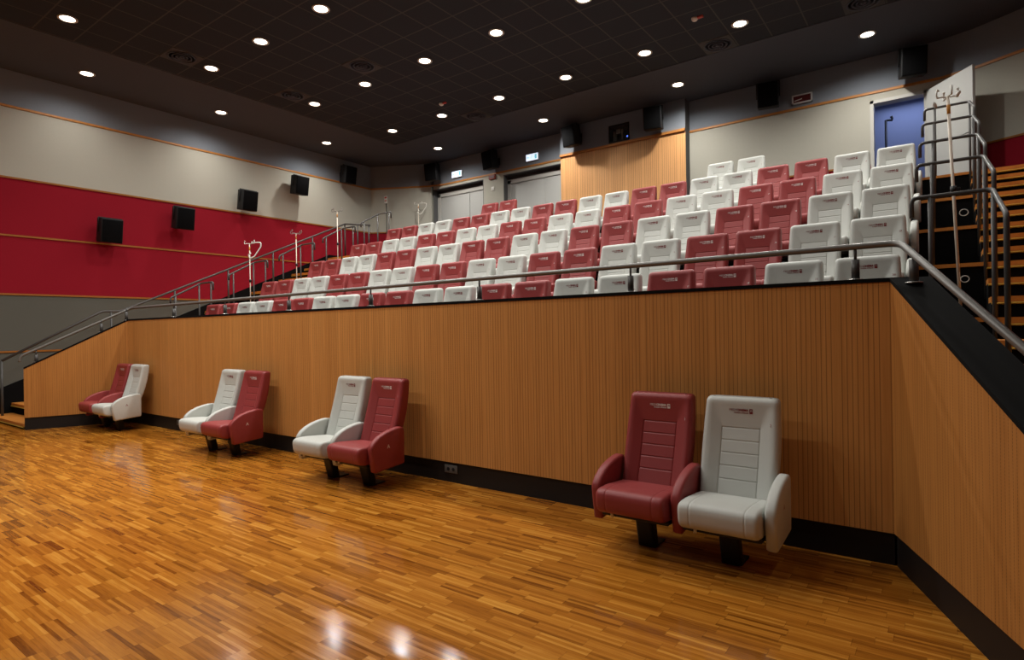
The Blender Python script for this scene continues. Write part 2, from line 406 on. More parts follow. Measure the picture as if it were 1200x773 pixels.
for z in (0.25, 1.1, 1.95): m.tube([(-0.005, 0.0, z), (-0.005, 0.0, z + 0.1)], 0.012, 8)
m.build('hinge', M['steel'], lf)
for nm, bx in (('wall_passage_back', (-0.6, 2.4, 11.2, 11.3, 3.83, 6.5)), ('wall_passage_left', (-0.7, -0.6, 9.53, 11.3, 3.83, 6.5)), ('wall_passage_right', (2.4, 2.5, 9.53, 11.3, 3.83, 6.5)), ('ceiling_passage', (-0.7, 2.5, 9.53, 11.3, 6.5, 6.6))):
    m = MB(); m.box(*bx); struct(m.build(nm, M['blue_wall']))
m = MB(); m.box(-0.6, 2.4, 9.34, 11.3, 3.7, 3.83); struct(m.build('floor_passage', M['soffit']))

# tiers of the stand
for k in range(1, 7):
    y0, y1 = ROWY[k], ROWY[k + 1]
    m = MB()
    x0, x1 = (SX0, SX1) if k < 6 else (XWL, XWR)
    if k == 6:
        m.prism([(XWL, y0), (XWR, y0), (XWR, 7.95), (1.95, 9.17), (1.45, 9.34), (-11.35, 9.34), (-11.9, 9.19), (XWL, YC)], 'z', ROWZ[k] - 0.56, ROWZ[k])
    else:
        m.box(x0, x1, y0, y1, ROWZ[k] - (0.6 if k > 1 else 1.1), ROWZ[k])
    struct(m.build('floor_tier', M['carpet']))
    if k > 1:
        m = MB(); m.box(SX0, SX1, y0 - 0.02, y0 + 0.05, ROWZ[k] - 0.035, ROWZ[k] + 0.003)
        tn += 1; struct(m.build('trim_%d' % tn, M['nosing']))

# side stairs
def stairs(side):
    st = bpy.data.objects.new('stairs_' + side, None); C.objects.link(st)
    st['kind'] = 'structure'; st['label'] = 'black stairs with brass edged oak nosings along the %s wall' % side; st['category'] = 'stairs'
    for i, (n, y, z) in enumerate(STEPS[:-1]):
        y1 = STEPS[i + 1][1]
        def inner(yy):
            e = 0.22 if yy < 0.25 else 0
            off = (XR + FT * max(0, -yy) + e) if yy < 0.25 else SX1
            return max(off, SX1 if yy > 0.25 else off)
        if side == 'right': xa, xb, xw = inner(y), inner(min(y1, 0.2) if y < 0.2 else y1), XWR
        else:
            mid = (XL + XR) / 2; xa, xb, xw = 2 * mid - inner(y), 2 * mid - inner(min(y1, 0.2) if y < 0.2 else y1), XWL
            if y > 0.25: xa = xb = SX0
        ye = y1 + 0.03
        m = MB(); m.prism([(xa, y), (xw, y), (xw, ye), (xb, ye)], 'z', max(0, z - 0.42), z - 0.05)
        s = m.build('step', M['carpet'], st)
        m = MB(); m.prism([(xa, y - 0.02), (xw, y - 0.02), (xw, y1), (xb, y1)], 'z', z - 0.05, z)
        t = m.build('tread', M['nosing'], s)
        m = MB(); m.prism([(y - 0.018, z - 0.05), (y - 0.034, z - 0.058), (y - 0.034, z - 0.064), (y - 0.005, z - 0.070), (y - 0.005, z - 0.05)], 'x', min(xa, xw), max(xa, xw))
        m.build('brass_strip', M['brass'], t)
    y, z = 6.56, 3.83
    m = MB(); xa, xw = (SX1, XWR) if side == 'right' else (SX0, XWL)
    a, b = min(xa, xw), max(xa, xw)
    m.box(a, b, y - 0.02, y + 0.2, z - 0.05, z + 0.003); s = m.build('top_nosing', M['nosing'], st)
    m = MB(); m.prism([(y - 0.018, z - 0.05), (y - 0.034, z - 0.058), (y - 0.034, z - 0.064), (y - 0.005, z - 0.070), (y - 0.005, z - 0.05)], 'x', a, b); m.build('brass_strip', M['brass'], s)
stairs('left'); stairs('right')
# black skirting following the stair on both side walls
for nm, x, sgn, yend in (('left', XWL, 1, 8.27), ('right', XWR, -1, 7.95)):
    m = MB(); poly = [(-1.27, 0), (-1.27, 0.56), (6.6, 3.94), (yend, 3.94), (yend, 3.5), (6.6, 3.4), (0, 0)]
    if nm == 'left': poly = [(-1.9, 0), (-1.9, 0.30)] + poly[1:]
    m.prism(poly, 'x', min(x, x + sgn * 0.02), max(x, x + sgn * 0.02)); struct(m.build('baseboard_' + nm, M['carpet']))

# stand front: panelled barrier, flared cheeks, plinth, capping
m = MB()
m.face([(XL, 0, HP), (XR, 0, HP), (XR, 0, HW), (XL, 0, HW)], 0, [(XL, HP), (XR, HP), (XR, HW), (XL, HW)])
m.face([(XL, 0.2, HP), (XR, 0.2, HP), (XR, 0.2, HW), (XL, 0.2, HW)], 1); m.face([(XL, 0, HW), (XR, 0, HW), (XR, 0.2, HW), (XL, 0.2, HW)], 1)
struct(m.build('wall_stand_front', [M['wood'], M['carpet']]))
m = MB(); m.box(XL, XR, 0.015, 0.2, 0, HP); struct(m.build('baseboard_stand_front', M['plinth']))
m = MB(); m.box(XL - 0.01, XR + 0.01, -0.006, 0.2, HW, HW + 0.028); tn += 1; struct(m.build('trim_%d' % tn, M['cap']))
for side, xc, sg, sl in (('right', XR, 1, 0.545), ('left', XL, -1, 0.585)):
    L = FLARE if side == 'left' else 2.3
    th = 0.2; c, sn = math.cos(R(22)), math.sin(R(22))
    ln = L / c
    nrm = (sg * c, sn)       # outward (away from floor) normal
    def P(s_, off, z):       # s_ = distance along y toward the camera
        return (xc + sg * FT * s_ + nrm[0] * off, -s_ + nrm[1] * off, z)
    zt = lambda s_: HW - sl * s_
    m = MB()
    m.face([P(0, 0, HP), P(L, 0, HP), P(L, 0, zt(L)), P(0, 0, HW)], 0, [(0, HP), (ln, HP), (ln, zt(L)), (0, HW)])
    m.face([P(0, th, HP), P(L, th, HP), P(L, th, zt(L)), P(0, th, HW)], 1)
    m.face([P(L, 0, HP), P(L, th, HP), P(L, th, zt(L)), P(L, 0, zt(L))], 1)
    m.face([P(0, 0, HW), P(L, 0, zt(L)), P(L, th, zt(L)), P(0, th, HW)], 1)
    struct(m.build('wall_stair_' + side, [M['wood_side'], M['carpet']]))
    m = MB()
    b = [P(0, 0.015, 0), P(L, 0.015, 0), P(L, th, 0), P(0, th, 0)]
    m.faces(b + [(x, y, HP) for x, y, _ in b], [(0, 1, 2, 3), (4, 5, 6, 7), (0, 1, 5, 4), (1, 2, 6, 5), (2, 3, 7, 6), (3, 0, 4, 7)])
    struct(m.build('baseboard_stair_' + side, M['plinth']))
    m = MB(); e = -0.006
    top = [P(0, e, HW), P(L, e, zt(L)), P(L, th + 0.03, zt(L)), P(0, th + 0.03, HW)]
    up = [(x, y, z + 0.028) for x, y, z in top]
    m.faces(top + up, [(0, 1, 2, 3), (4, 5, 6, 7), (0, 1, 5, 4), (1, 2, 6, 5), (2, 3, 7, 6), (3, 0, 4, 7)])
    corner = [(xc, 0.2, HW), (xc, -0.006, HW), P(0, th + 0.03, HW), (xc + sg * 0.21, 0.2, HW)]
    m.faces(corner + [(x, y, z + 0.028) for x, y, z in corner], [(0, 1, 2, 3), (4, 5, 6, 7), (0, 1, 5, 4), (1, 2, 6, 5), (2, 3, 7, 6), (3, 0, 4, 7)])
    tn += 1; struct(m.build('trim_%d' % tn, M['cap']))

# power sockets in the plinth
for x, lb in ((-2.73, 'grey double power socket in the black plinth right of the third seat pair'), (-8.755, 'grey power socket in the black plinth beside the far left seat pair')):
    t = thing('power_socket', lb, 'socket', (x, 0.015, 0.14), 0, 'plinth sockets')
    m = MB(); m.bbox(-0.09, 0.09, -0.01, 0.002, -0.042, 0.042, 0.004); m.build('plate', M['socket'], t)
    for dx in (-0.035, 0.035):
        m = MB(); m.lathe([(0.018, 0), (0.018, 0.012)], 0, 0, 14); o = m.build('outlet', M['black'], t); o.rotation_euler = (PI / 2, 0, 0); o.location = (dx, -0.003, 0)

# ------------------------------------------------------------------ handrails
def arc(a, b, c, r=0.06, n=4):
    a, b, c = Vector(a), Vector(b), Vector(c); p = b + (a - b).normalized() * r; q = b + (c - b).normalized() * r
    return [tuple((1 - t) ** 2 * p + 2 * t * (1 - t) * b + t * t * q) for t in [i / n for i in range(n + 1)]]
def path(pts, r=0.06):
    out = [pts[0]]
    for i in range(1, len(pts) - 1): out += arc(pts[i - 1], pts[i], pts[i + 1], r)
    return out + [pts[-1]]
RZ = 2.115
rl = thing('handrail', 'long grey steel handrail along the top of the oak panelled stand front', 'handrail', (0, 0, 0))
def cheek(xc, sg, s_, off, z): c, sn = math.cos(R(22)), math.sin(R(22)); return (xc + sg * FT * s_ + sg * c * off, -s_ + sn * off, z)
pr = [cheek(XL, -1, 1.46, 0.1, 1.17), cheek(XL, -1, 1.46, 0.1, 1.265), (XL - 0.1, 0.1, RZ - 0.01), (XR + 0.05, 0.1, RZ + 0.015), cheek(XR, 1, 2.2, 0.12, RZ + 0.015 - 0.545 * 2.2)]
m = MB(); m.tube(path(pr, 0.07), 0.022, 12); m.build('rail', M['rail'], rl)
def rail_post(x, y, zb, zt, flange=False):
    m = MB(); m.tube([(x, y, zb), (x, y, zt - 0.075)], 0.026, 12); m.tube([(x, y, zt - 0.08), (x, y, zt - 0.005)], 0.010, 8); o = m.build('post', M['metal'], rl)
    m = MB(); m.lathe([(0.05, zb - 0.001), (0.05, zb + 0.008), (0.03, zb + 0.012)], x, y, 18); m.build('base_flange', M['steel'], o)
CT = HW + 0.028
for i in range(7): rail_post(0.98 - 1.68 * i, 0.1, CT, RZ)
x, y, _ = cheek(XR, 1, 0.09, 0.10, 0); rail_post(x, y, CT - 0.048, RZ - 0.04)
for s_ in (1.9,): x, y, _ = cheek(XR, 1, s_, 0.12, 0); rail_post(x, y, CT - 0.545 * s_, RZ - 0.545 * s_ - 0.03)
for s_ in (0.02, 0.38, 1.25): x, y, _ = cheek(XL, -1, s_, 0.1, 0); rail_post(x, y, CT - 0.585 * s_ - 0.01, RZ - 0.61 * s_ + 0.01)

# stair handrail by the left wall
XH = -13.2
hr = thing('handrail', 'grey steel handrail climbing the stair beside the red left wall', 'handrail')
m = MB(); m.tube(path([(XH, -1.25, 1.145), (XH, 0.45, 2.125), (XH, 0.80, 2.13), (XH, 6.9, 4.87), (SX0 - 0.75, 6.9, 4.70)], 0.08), 0.024, 12); m.build('rail', M['metal'], hr)
def rz_at(y):
    P = [(-1.25, 1.145), (0.45, 2.125), (0.80, 2.13), (6.9, 4.87)]
    for (a, b), (c, d_) in zip(P[:-1], P[1:]):
        if a <= y <= c: return b + (d_ - b) * (y - a) / (c - a)
    return 4.87
for y in (-1.25, 0.62, 1.95, 3.25, 4.5, 5.75, 6.9):
    m = MB(); z0 = step_z(y) if y > -1.2 else 0; m.tube([(XH, y, z0), (XH, y, rz_at(y))], 0.022, 10); m.build('post', M['metal'], hr)
for x in (SX0 - 1.3, SX0 - 0.8):
    m = MB(); m.tube([(x, 6.9, 3.83), (x, 6.9, 4.87 - (x - XH) * 0.14)], 0.02, 10); m.build('post', M['metal'], hr)

# short guard loops at the row ends
for side in ('left', 'right'):
    for k in range(2, 7):
        y, z = ROWY[k] + 0.02, ROWZ[k] + 1.05
        if side == 'right': xc, xe, xs_, dy, dz = SX1, 1.25, SX1 + 0.03, 0.85, 0.33
        else: xc, xe, xs_, dy, dz = SX0, -10.80, SX0 - 0.0, 0.62, 0.33
        g = thing('guard_rail', 'short grey guard rail on the %s aisle at the end of the %s seat row' % (side, {2: 'second', 3: 'third', 4: 'fourth', 5: 'fifth', 6: 'topmost'}[k]), 'railing', (xc, y, ROWZ[k]), 0, 'guard rails beside the aisles')
        def rel(p): return (p[0] - xc, p[1] - y, p[2] - ROWZ[k])
        P = [(xe, y, z - 0.17), (xe, y, z), (xc, y, z), (xs_, y - dy, z - dz)]
        if side == 'left': P.append((xs_, y - dy, z - dz - 0.12))
        else: P.append((xs_, y - dy, step_z(y - dy) - ROWZ[k] + ROWZ[k]))
        m = MB(); m.tube([rel(p) for p in path(P, 0.05)], 0.018, 12); m.build('rail', M['metal'], g)
        posts = [(xe + (0.13 if side == 'right' else -0.09), y, z, ROWZ[k]), (xc, y - 0.04, z, ROWZ[k] - 0.36)]
        if side == 'left': posts = posts + [(xc - 0.0, y - dy + 0.1, z - dz + 0.05, step_z(y - dy + 0.1)), ]
        for px, py, pz, pb in posts:
            m = MB(); a, b = rel((px, py, pb)), rel((px, py, pz)); m.tube([a, b], 0.016, 10); m.build('post', M['metal'], g)

# ------------------------------------------------------------------ cinema seats
def text_mesh(body, size, offset=0.0, align='CENTER'):
    cu = bpy.data.curves.new('lettering', 'FONT'); cu.body = body; cu.size = size; cu.offset = offset; cu.align_x = align; cu.resolution_u = 2
    o = bpy.data.objects.new('lettering', cu); C.objects.link(o); dg = bpy.context.evaluated_depsgraph_get()
    me = bpy.data.meshes.new_from_object(o.evaluated_get(dg)); bpy.data.objects.remove(o); bpy.data.curves.remove(cu)
    return me

ZB, ZT = 0.36, 1.09
def back_y(z):
    s = (z - 0.40) / 0.69; return 0.05 + 0.27 * s - 0.07 * s * s
def half_w(z):
    s = (z - ZB) / (ZT - ZB); return 0.240 + 0.016 * math.sin(PI * min(1, max(0, s)) ** 0.9) + 0.006 * s
PW, PZT, PZB, DEP = 0.13, 0.872, 0.47, 0.042
SEAMS = [0.872, 0.785, 0.70, 0.613, 0.525]
def recess(x, z):
    w = half_w(z) - 0.035; ax = abs(x)
    fx = 1.0 if ax <= PW else max(0.0, (w - ax) / (w - PW))
    fz = 1.0 if z <= PZT else max(0.0, (ZT - 0.035 - z) / (ZT - 0.035 - PZT))
    d = DEP * min(fx, fz)
    if ax < PW and z < PZT + 0.004:
        for s in SEAMS:
            if abs(z - s) < 0.002: d += 0.004
    if abs(ax - PW) < 0.002 and z < PZT + 0.002: d += 0.004
    return d
def front_y(x, z): return back_y(z) + recess(x, z)

def back_mesh():
    zs = [ZB, ZB + 0.02, 0.41, 0.45]
    for s in sorted(SEAMS): zs += [s - 0.03, s - 0.010, s - 0.004, s - 0.0012, s + 0.0012, s + 0.004, s + 0.010, s + 0.03]
    zs += [0.92, 0.95, 0.98, 1.01, 1.035, ZT - 0.035, ZT - 0.022, ZT - 0.010, ZT - 0.003, ZT]
    zs = sorted(set(round(z, 4) for z in zs))
    m = MB(); loops = []; r = 0.035
    for z in zs:
        w = half_w(z); sv = (z - ZB) / (ZT - ZB); th = 0.125 - 0.02 * sv + 0.022 * math.sin(PI * min(1.0, sv * 0.85))
        cap = 0
        if z > ZT - r: cap = r - math.sqrt(max(0, r * r - (z - ZT + r) ** 2))
        if z < ZB + 0.02: cap = 0.02 * (1 - (z - ZB) / 0.02)
        w2 = w - cap * 0.8
        xs = [0.0, 0.06, PW - 0.010, PW - 0.004, PW - 0.0012, PW + 0.0012, PW + 0.004, PW + 0.010, 0.165, 0.195]
        xs += [w2 - r + r * math.sin(a) for a in (0, R(30), R(55), R(75), R(90))]
        full = [-x for x in reversed(xs[1:])] + xs
        lp = []
        for x in full:
            e = max(0, abs(x) - (w2 - r)); ry = r - math.sqrt(max(0, r * r - e * e))
            lp.append((x, back_y(z) + (recess(x, z) if cap == 0 else recess(x, ZT - r) * (1 - cap / r)) + ry + cap, z))
        rb = 0.03
        for x in (w2, w2 - 0.004, w2 - 0.012, w2 - rb, 0.1, 0, -0.1, -(w2 - rb), -(w2 - 0.012), -(w2 - 0.004), -w2):
            e = max(0, abs(x) - (w2 - rb)); ry = rb - math.sqrt(max(0, rb * rb - e * e))
            lp.append((x, back_y(z) + th - ry - cap, z))
        loops.append(lp)
    n = len(loops[0]); vs = [p for l in loops for p in l]; fs = []
    for i in range(len(loops) - 1):
        for j in range(n): fs.append((i * n + j, i * n + (j + 1) % n, (i + 1) * n + (j + 1) % n, (i + 1) * n + j))
    fs.append(tuple(range(n - 1, -1, -1))); fs.append(tuple(range((len(loops) - 1) * n, len(loops) * n)))
    m.faces(vs, fs, 0, True); return m

def sweep_x(prof, xs_in):
    """profile polygon in (y,z) swept along x; xs_in = [(x, inset)]; inset moves every vertex along its inward normal"""
    n = len(prof); nr = []
    for i in range(n):
        a, b = Vector(prof[i - 1]), Vector(prof[(i + 1) % n]); d = (b - a).normalized(); nr.append(Vector((d.y, -d.x)))
    area = sum(prof[i][0] * prof[(i + 1) % n][1] - prof[(i + 1) % n][0] * prof[i][1] for i in range(n))
    sg = -1 if area > 0 else 1
    vs = []; fs = []
    for x, ins in xs_in:
        for p, q in zip(prof, nr): vs.append((x, p[0] + sg * q.x * ins, p[1] + sg * q.y * ins))
    k = len(xs_in)
    for i in range(k - 1):
        for j in range(n): fs.append((i * n + j, i * n + (j + 1) % n, (i + 1) * n + (j + 1) % n, (i + 1) * n + j))
    fs.append(tuple(range(n - 1, -1, -1))); fs.append(tuple(range((k - 1) * n, k * n)))
    m = MB(); m.faces(vs, fs, 0, True); return m
def ends(w, r, n=4): return [(w - r + r * math.sin(a), r - r * math.cos(a)) for a in [PI / 2 * i / n for i in range(n + 1)]]

def round_poly(poly, rads, n=4):
    out = []; N = len(poly)
    for i in range(N):
        a, b, c = Vector(poly[i - 1]), Vector(poly[i]), Vector(poly[(i + 1) % N]); r = rads[i]
        p = b + (a - b).normalized() * r; q = b + (c - b).normalized() * r
        for k in range(n + 1):
            t = k / n; v = (1 - t) ** 2 * p + 2 * t * (1 - t) * b + t * t * q; out.append((v.x, v.y))
    return out

seat_prof = round_poly([(-0.345, 0.285), (-0.365, 0.455), (-0.20, 0.458), (0.0, 0.44), (0.115, 0.43), (0.10, 0.275), (-0.2, 0.265)], [0.06, 0.07, 0.02, 0.03, 0.04, 0.03, 0.03])
e = ends(0.253, 0.028)
xsl = [(-x, i) for x, i in reversed(e)] + [(-0.185, 0), (-0.1755, 0), (-0.173, 0.0025), (-0.1705, 0), (-0.16, 0), (0, 0), (0.16, 0), (0.1705, 0), (0.173, 0.0025), (0.1755, 0), (0.185, 0)] + e
seat_mb = sweep_x(seat_prof, xsl)
arm_prof = [(0.165, 0.225), (-0.20, 0.195), (-0.222, 0.205), (-0.245, 0.33), (-0.258, 0.415), (-0.258, 0.45), (-0.245, 0.485), (-0.21, 0.53), (-0.15, 0.578), (-0.08, 0.612), (0.0, 0.637), (0.08, 0.652), (0.13, 0.655), (0.165, 0.645), (0.185, 0.615), (0.188, 0.55), (0.185, 0.26), (0.18, 0.235)]
arm_prof = [(y, z if z < 0.415 else 0.415 + (z - 0.415) * 0.82) for y, z in arm_prof]
ea = ends(0.036, 0.022)
arm_mb = sweep_x(arm_prof, [(-x, i) for x, i in reversed(ea)] + [(x, i) for x, i in ea])
leg_mb = MB()
lp = [(-0.065, -0.045), (0.065, -0.045), (0.065, 0.045), (-0.065, 0.045)]; lpr = round_poly(lp, [0.02] * 4, 3)
nl = len(lpr); vs = [(x, y * 0.9 - 0.005, 0.0) for x, y in lpr] + [(x, y * 1.1 - 0.07, 0.275) for x, y in lpr]
leg_mb.faces(vs, [(i, (i + 1) % nl, nl + (i + 1) % nl, nl + i) for i in range(nl)] + [tuple(range(nl)), tuple(range(nl, 2 * nl))], 0, False)
foot_mb = MB(); foot_mb.bbox(-0.07, 0.07, -0.03, 0.15, 0.0, 0.014, 0.005)
frame_mb = MB(); frame_mb.bbox(-0.25, 0.25, -0.25, 0.10, 0.245, 0.275, 0.008)
hinge_mb = MB(); hinge_mb.bbox(-0.250, -0.2, 0.02, 0.14, 0.26, 0.40, 0.01); hinge_mb.bbox(0.2, 0.250, 0.02, 0.14, 0.26, 0.40, 0.01)
buf_mb = MB(); buf_mb.lathe([(0.011, 0.248), (0.011, 0.28)], -0.16, -0.27, 10)

ME = {}
bk = back_mesh()
for cname, mat, mark in (('white', 'white_l', 'red_mark'), ('red', 'red_l', 'white_mark')):
    ME[cname, 'back'] = bk.mesh('backrest', M[mat]); ME[cname, 'seat'] = seat_mb.mesh('seat', M[mat]); ME[cname, 'arm'] = arm_mb.mesh('armrest', M[mat])
ME['leg'] = leg_mb.mesh('leg', M['chair_black']); ME['foot'] = foot_mb.mesh('foot_plate', M['chair_black']); ME['frame'] = frame_mb.mesh('seat_frame', M['chair_black'])
ME['hinge'] = hinge_mb.mesh('hinge_bracket', M['chair_black']); ME['buffer'] = buf_mb.mesh('seat_buffer', M['buffer'])

def on_back(me, cx, cz, k=1.0):
    for v in me.vertices:
        x, z = cx + v.co.x * k, cz + v.co.y * k
        v.co = (x, front_y(x, z) - 0.0022, z)
def logo(mat):
    parts = []
    a = text_mesh('MEDI', 0.0235, 0.0); b = text_mesh('CINEMA', 0.0235, 0.0009); c = text_mesh('ITALIA ONLUS', 0.0125, 0.0005)
    out = bpy.data.meshes.new('printed_logo'); vs = []; fs = []
    def add(me, ox, oz, wid):
        xs = [v.co.x for v in me.vertices]; x0, x1 = min(xs), max(xs); sc = wid / (x1 - x0); base = len(vs)
        for v in me.vertices:
            x, z = ox + (v.co.x - x0) * sc, oz + v.co.y; vs.append((x, front_y(x, z) - 0.0022, z))
        for p in me.polygons: fs.append([base + i for i in p.vertices])
    Z = 0.992
    add(a, -0.078, Z, 0.046); add(b, -0.028, Z, 0.082); add(c, -0.045, Z - 0.0155, 0.098)
    # square emblem with a slot and rising bar
    for x0, x1, z0, z1 in ((0.060, 0.066, Z - 0.016, Z + 0.018), (0.066, 0.078, Z + 0.012, Z + 0.018), (0.066, 0.078, Z - 0.016, Z - 0.004), (0.070, 0.074, Z - 0.004, Z + 0.008), (0.078, 0.082, Z - 0.016, Z + 0.018)):
        base = len(vs)
        for x, z in ((x0, z0), (x1, z0), (x1, z1), (x0, z1)): vs.append((x, front_y(x, z) - 0.0022, z))
        fs.append([base, base + 1, base + 2, base + 3])
    out.from_pydata(vs, [], fs); out.materials.append(mat); out.update()
    return out
ME['white', 'logo'] = logo(M['red_mark']); ME['red', 'logo'] = logo(M['white_mark'])
for n in range(1, 21):
    for cname, mat in (('white', 'red_mark'), ('red', 'white_mark')):
        me = text_mesh(str(n), 0.026); on_back(me, 0.205, 0.90); me.materials.clear(); me.materials.append(M[mat]); ME[cname, n] = me
def arm_letter(mat):
    me = text_mesh('A', 0.055)
    for v in me.vertices: v.co = (0.0, -0.04 + v.co.x, 0.42 + v.co.y)
    me.materials.clear(); me.materials.append(mat); return me
ME['white', 'A'] = arm_letter(M['red_mark']); ME['red', 'A'] = arm_letter(M['white_mark'])

def make_seat(color, loc, label, group, num, left_arm, right_arm, letter=False, buffer=False):
    t = thing('cinema_seat', label, 'cinema seat', loc, 0, group)
    b = obj('backrest', ME[color, 'back'], t)
    obj('printed_logo', ME[color, 'logo'], b)
    obj('seat_number', ME[color, num], b)
    obj('seat', ME[color, 'seat'], t)
    if right_arm:
        a = obj('armrest', ME[color, 'arm'], t, (0.30, 0, 0))
        if letter: obj('row_letter', ME[color, 'A'], a, (0.0367, 0, 0))
    if left_arm: obj('armrest', ME[color, 'arm'], t, (-0.30, 0, 0))
    l = obj('leg', ME['leg'], t); obj('foot_plate', ME['foot'], l)
    obj('seat_frame', ME['frame'], t); obj('hinge_bracket', ME['hinge'], t)
    if buffer: obj('seat_buffer', ME['buffer'], t)
    return t

# the four pairs on the parquet
PAIRS = [(-10.46, -0.44, 'red', 'white', 'far left floor pair'), (-6.70, -0.47, 'white', 'red', 'second floor pair from the left'),
         (-4.00, -0.51, 'white', 'red', 'third floor pair from the left'), (-0.30, -0.52, 'red', 'white', 'far right floor pair')]
for x, y, a, b, w in PAIRS:
    make_seat(a, (x, y, 0), '%s leather cinema seat with two armrests in the %s' % ('burgundy' if a == 'red' else 'pale grey', w), 'cinema seats on the parquet floor', 1, True, True, False, True)
    make_seat(b, (x + 0.6, y, 0), '%s leather cinema seat with one armrest in the %s' % ('burgundy' if b == 'red' else 'pale grey', w), 'cinema seats on the parquet floor', 2, False, True, True, True)

ROWNAME = {1: 'front row of the stand', 2: 'second row of the stand', 3: 'third row of the stand', 4: 'fourth row of the stand', 5: 'fifth row of the stand', 6: 'topmost row of four'}
for k in range(1, 7):
    ytop = 1.465 + 1.235 * (k - 1)
    cols = range(20) if k < 6 else (4, 5, 14, 15)
    for q, i in enumerate(cols):
        color = 'red' if (i // 2) % 2 == 0 else 'white'
        x = -10.74 + 0.6 * i + 0.26 - (0.01 * (k - 1)) - (0.06 if k == 6 else 0)
        nm = 'burgundy' if color == 'red' else 'pale grey'
        pos = ORD[q + 1] + ' from the left' if q < 10 or k == 6 else (ORD[20 - q] + ' from the right' if q < 19 else 'last on the right')
        
        make_seat(color, (x, ytop - 0.25, ROWZ[k] + (0.004 if k != 6 else 0)), '%s leather cinema seat in the %s, %s' % (nm, ROWNAME[k], pos), 'cinema seats on the tiered stand', i + 1,
                  i == 0 or (k == 6 and i in (4, 14)), True)

# ------------------------------------------------------------------ surround speakers
sp_c = MB(); sp_c.bbox(-0.21, 0.21, -0.14, 0.14, -0.26, 0.26, 0.018)
sp_g = MB(); sp_g.bbox(-0.195, 0.195, -0.155, -0.13, -0.245, 0.245, 0.012)
sp_b = MB(); sp_b.bbox(-0.05, 0.05, 0.13, 0.30, -0.03, 0.03, 0.008); sp_b.bbox(-0.09, 0.09, 0.29, 0.312, -0.11, 0.11, 0.004)
sp_f = MB(); sp_f.tube([(-0.225, 0.0, -0.05), (-0.225, 0.0, 0.27), (0.225, 0.0, 0.27), (0.225, 0.0, -0.05)], 0.012, 8)
ms = [sp_c.mesh('cabinet', M['speaker']), sp_g.mesh('grille', M['grille']), sp_b.mesh('wall_bracket', M['speaker']), sp_f.mesh('yoke', M['speaker'])]
def speaker(loc, yaw, tilt, label):
    t = thing('surround_speaker', label, 'speaker', loc, 0, 'surround speakers on the walls')
    t.rotation_euler = (0, 0, yaw)
    for nme, me in zip(('cabinet', 'grille', 'wall_bracket', 'yoke'), ms):
        o = obj(nme, me, t)
        if nme != 'wall_bracket': o.rotation_euler = (tilt, 0, 0)
for y, z, lb in ((0.66, 3.90, 'black wall speaker on the red panel of the left wall, nearest the camera'), (2.22, 4.39, 'black wall speaker on the red panel of the left wall, higher of the two'),
                 (3.86, 5.09, 'black wall speaker low on the cream band of the left wall'), (5.43, 5.78, 'black wall speaker high on the cream band of the left wall'),
                 (7.14, 6.42, 'black wall speaker on the dark band of the left wall by the corner')):
    speaker((-13.295, y, z), R(90), R(9), lb)
for x, y, z, yaw, lb in ((-11.50, 8.97, 6.57, R(14), 'black speaker above the left end of the back wall, left of the first exit sign'), (-9.22, 9.02, 6.55, R(-10), 'black speaker between the two lit exit signs'),
                    (-6.30, 8.74, 6.58, R(-12), 'black speaker left of the projection port above the oak booth'), (-4.06, 8.74, 6.53, R(12), 'black speaker right of the projection port above the oak booth'),
                    (-1.56, 9.02, 6.55, R(10), 'black speaker on the back wall left of the red framed display'), (1.03, 9.02, 6.54, R(14), 'black speaker directly above the open doorway')):
    speaker((x, y, z), yaw, R(9), lb)

# projection port
t = thing('projection_port', 'dark square projection window with projector parts above the oak booth', 'window', (-5.10, 9.05, 6.49))
m = MB()
for a, b, c, d_ in ((-0.28, -0.25, -0.22, 0.22), (0.25, 0.28, -0.22, 0.22), (-0.28, 0.28, 0.19, 0.22), (-0.28, 0.28, -0.22, -0.19)): m.box(a, b, -0.02, 0.02, c, d_)
m.build('port_frame', M['black'], t)
m = MB(); m.box(-0.22, -0.17, 0.10, 0.16, -0.15, 0.1); m.box(-0.13, -0.02, 0.10, 0.2, 0.02, 0.14); m.box(-0.15, -0.12, 0.1, 0.16, -0.17, 0.02); m.box(0.02, 0.05, 0.1, 0.16, -0.14, 0.12); m.build('bracket', M['steel'], t)
m = MB(); m.lathe([(0.07, 0.0), (0.07, 0.12), (0.055, 0.13)], 0, 0, 18); o = m.build('lens', M['chair_black'], t); o.rotation_euler = (PI / 2, 0, 0); o.location = (0.13, 0.2, -0.02)
m = MB(); m.bbox(0.16, 0.20, 0.09, 0.1, -0.11, -0.07, 0.004); m.build('indicator_light', M['blue_led'], t)

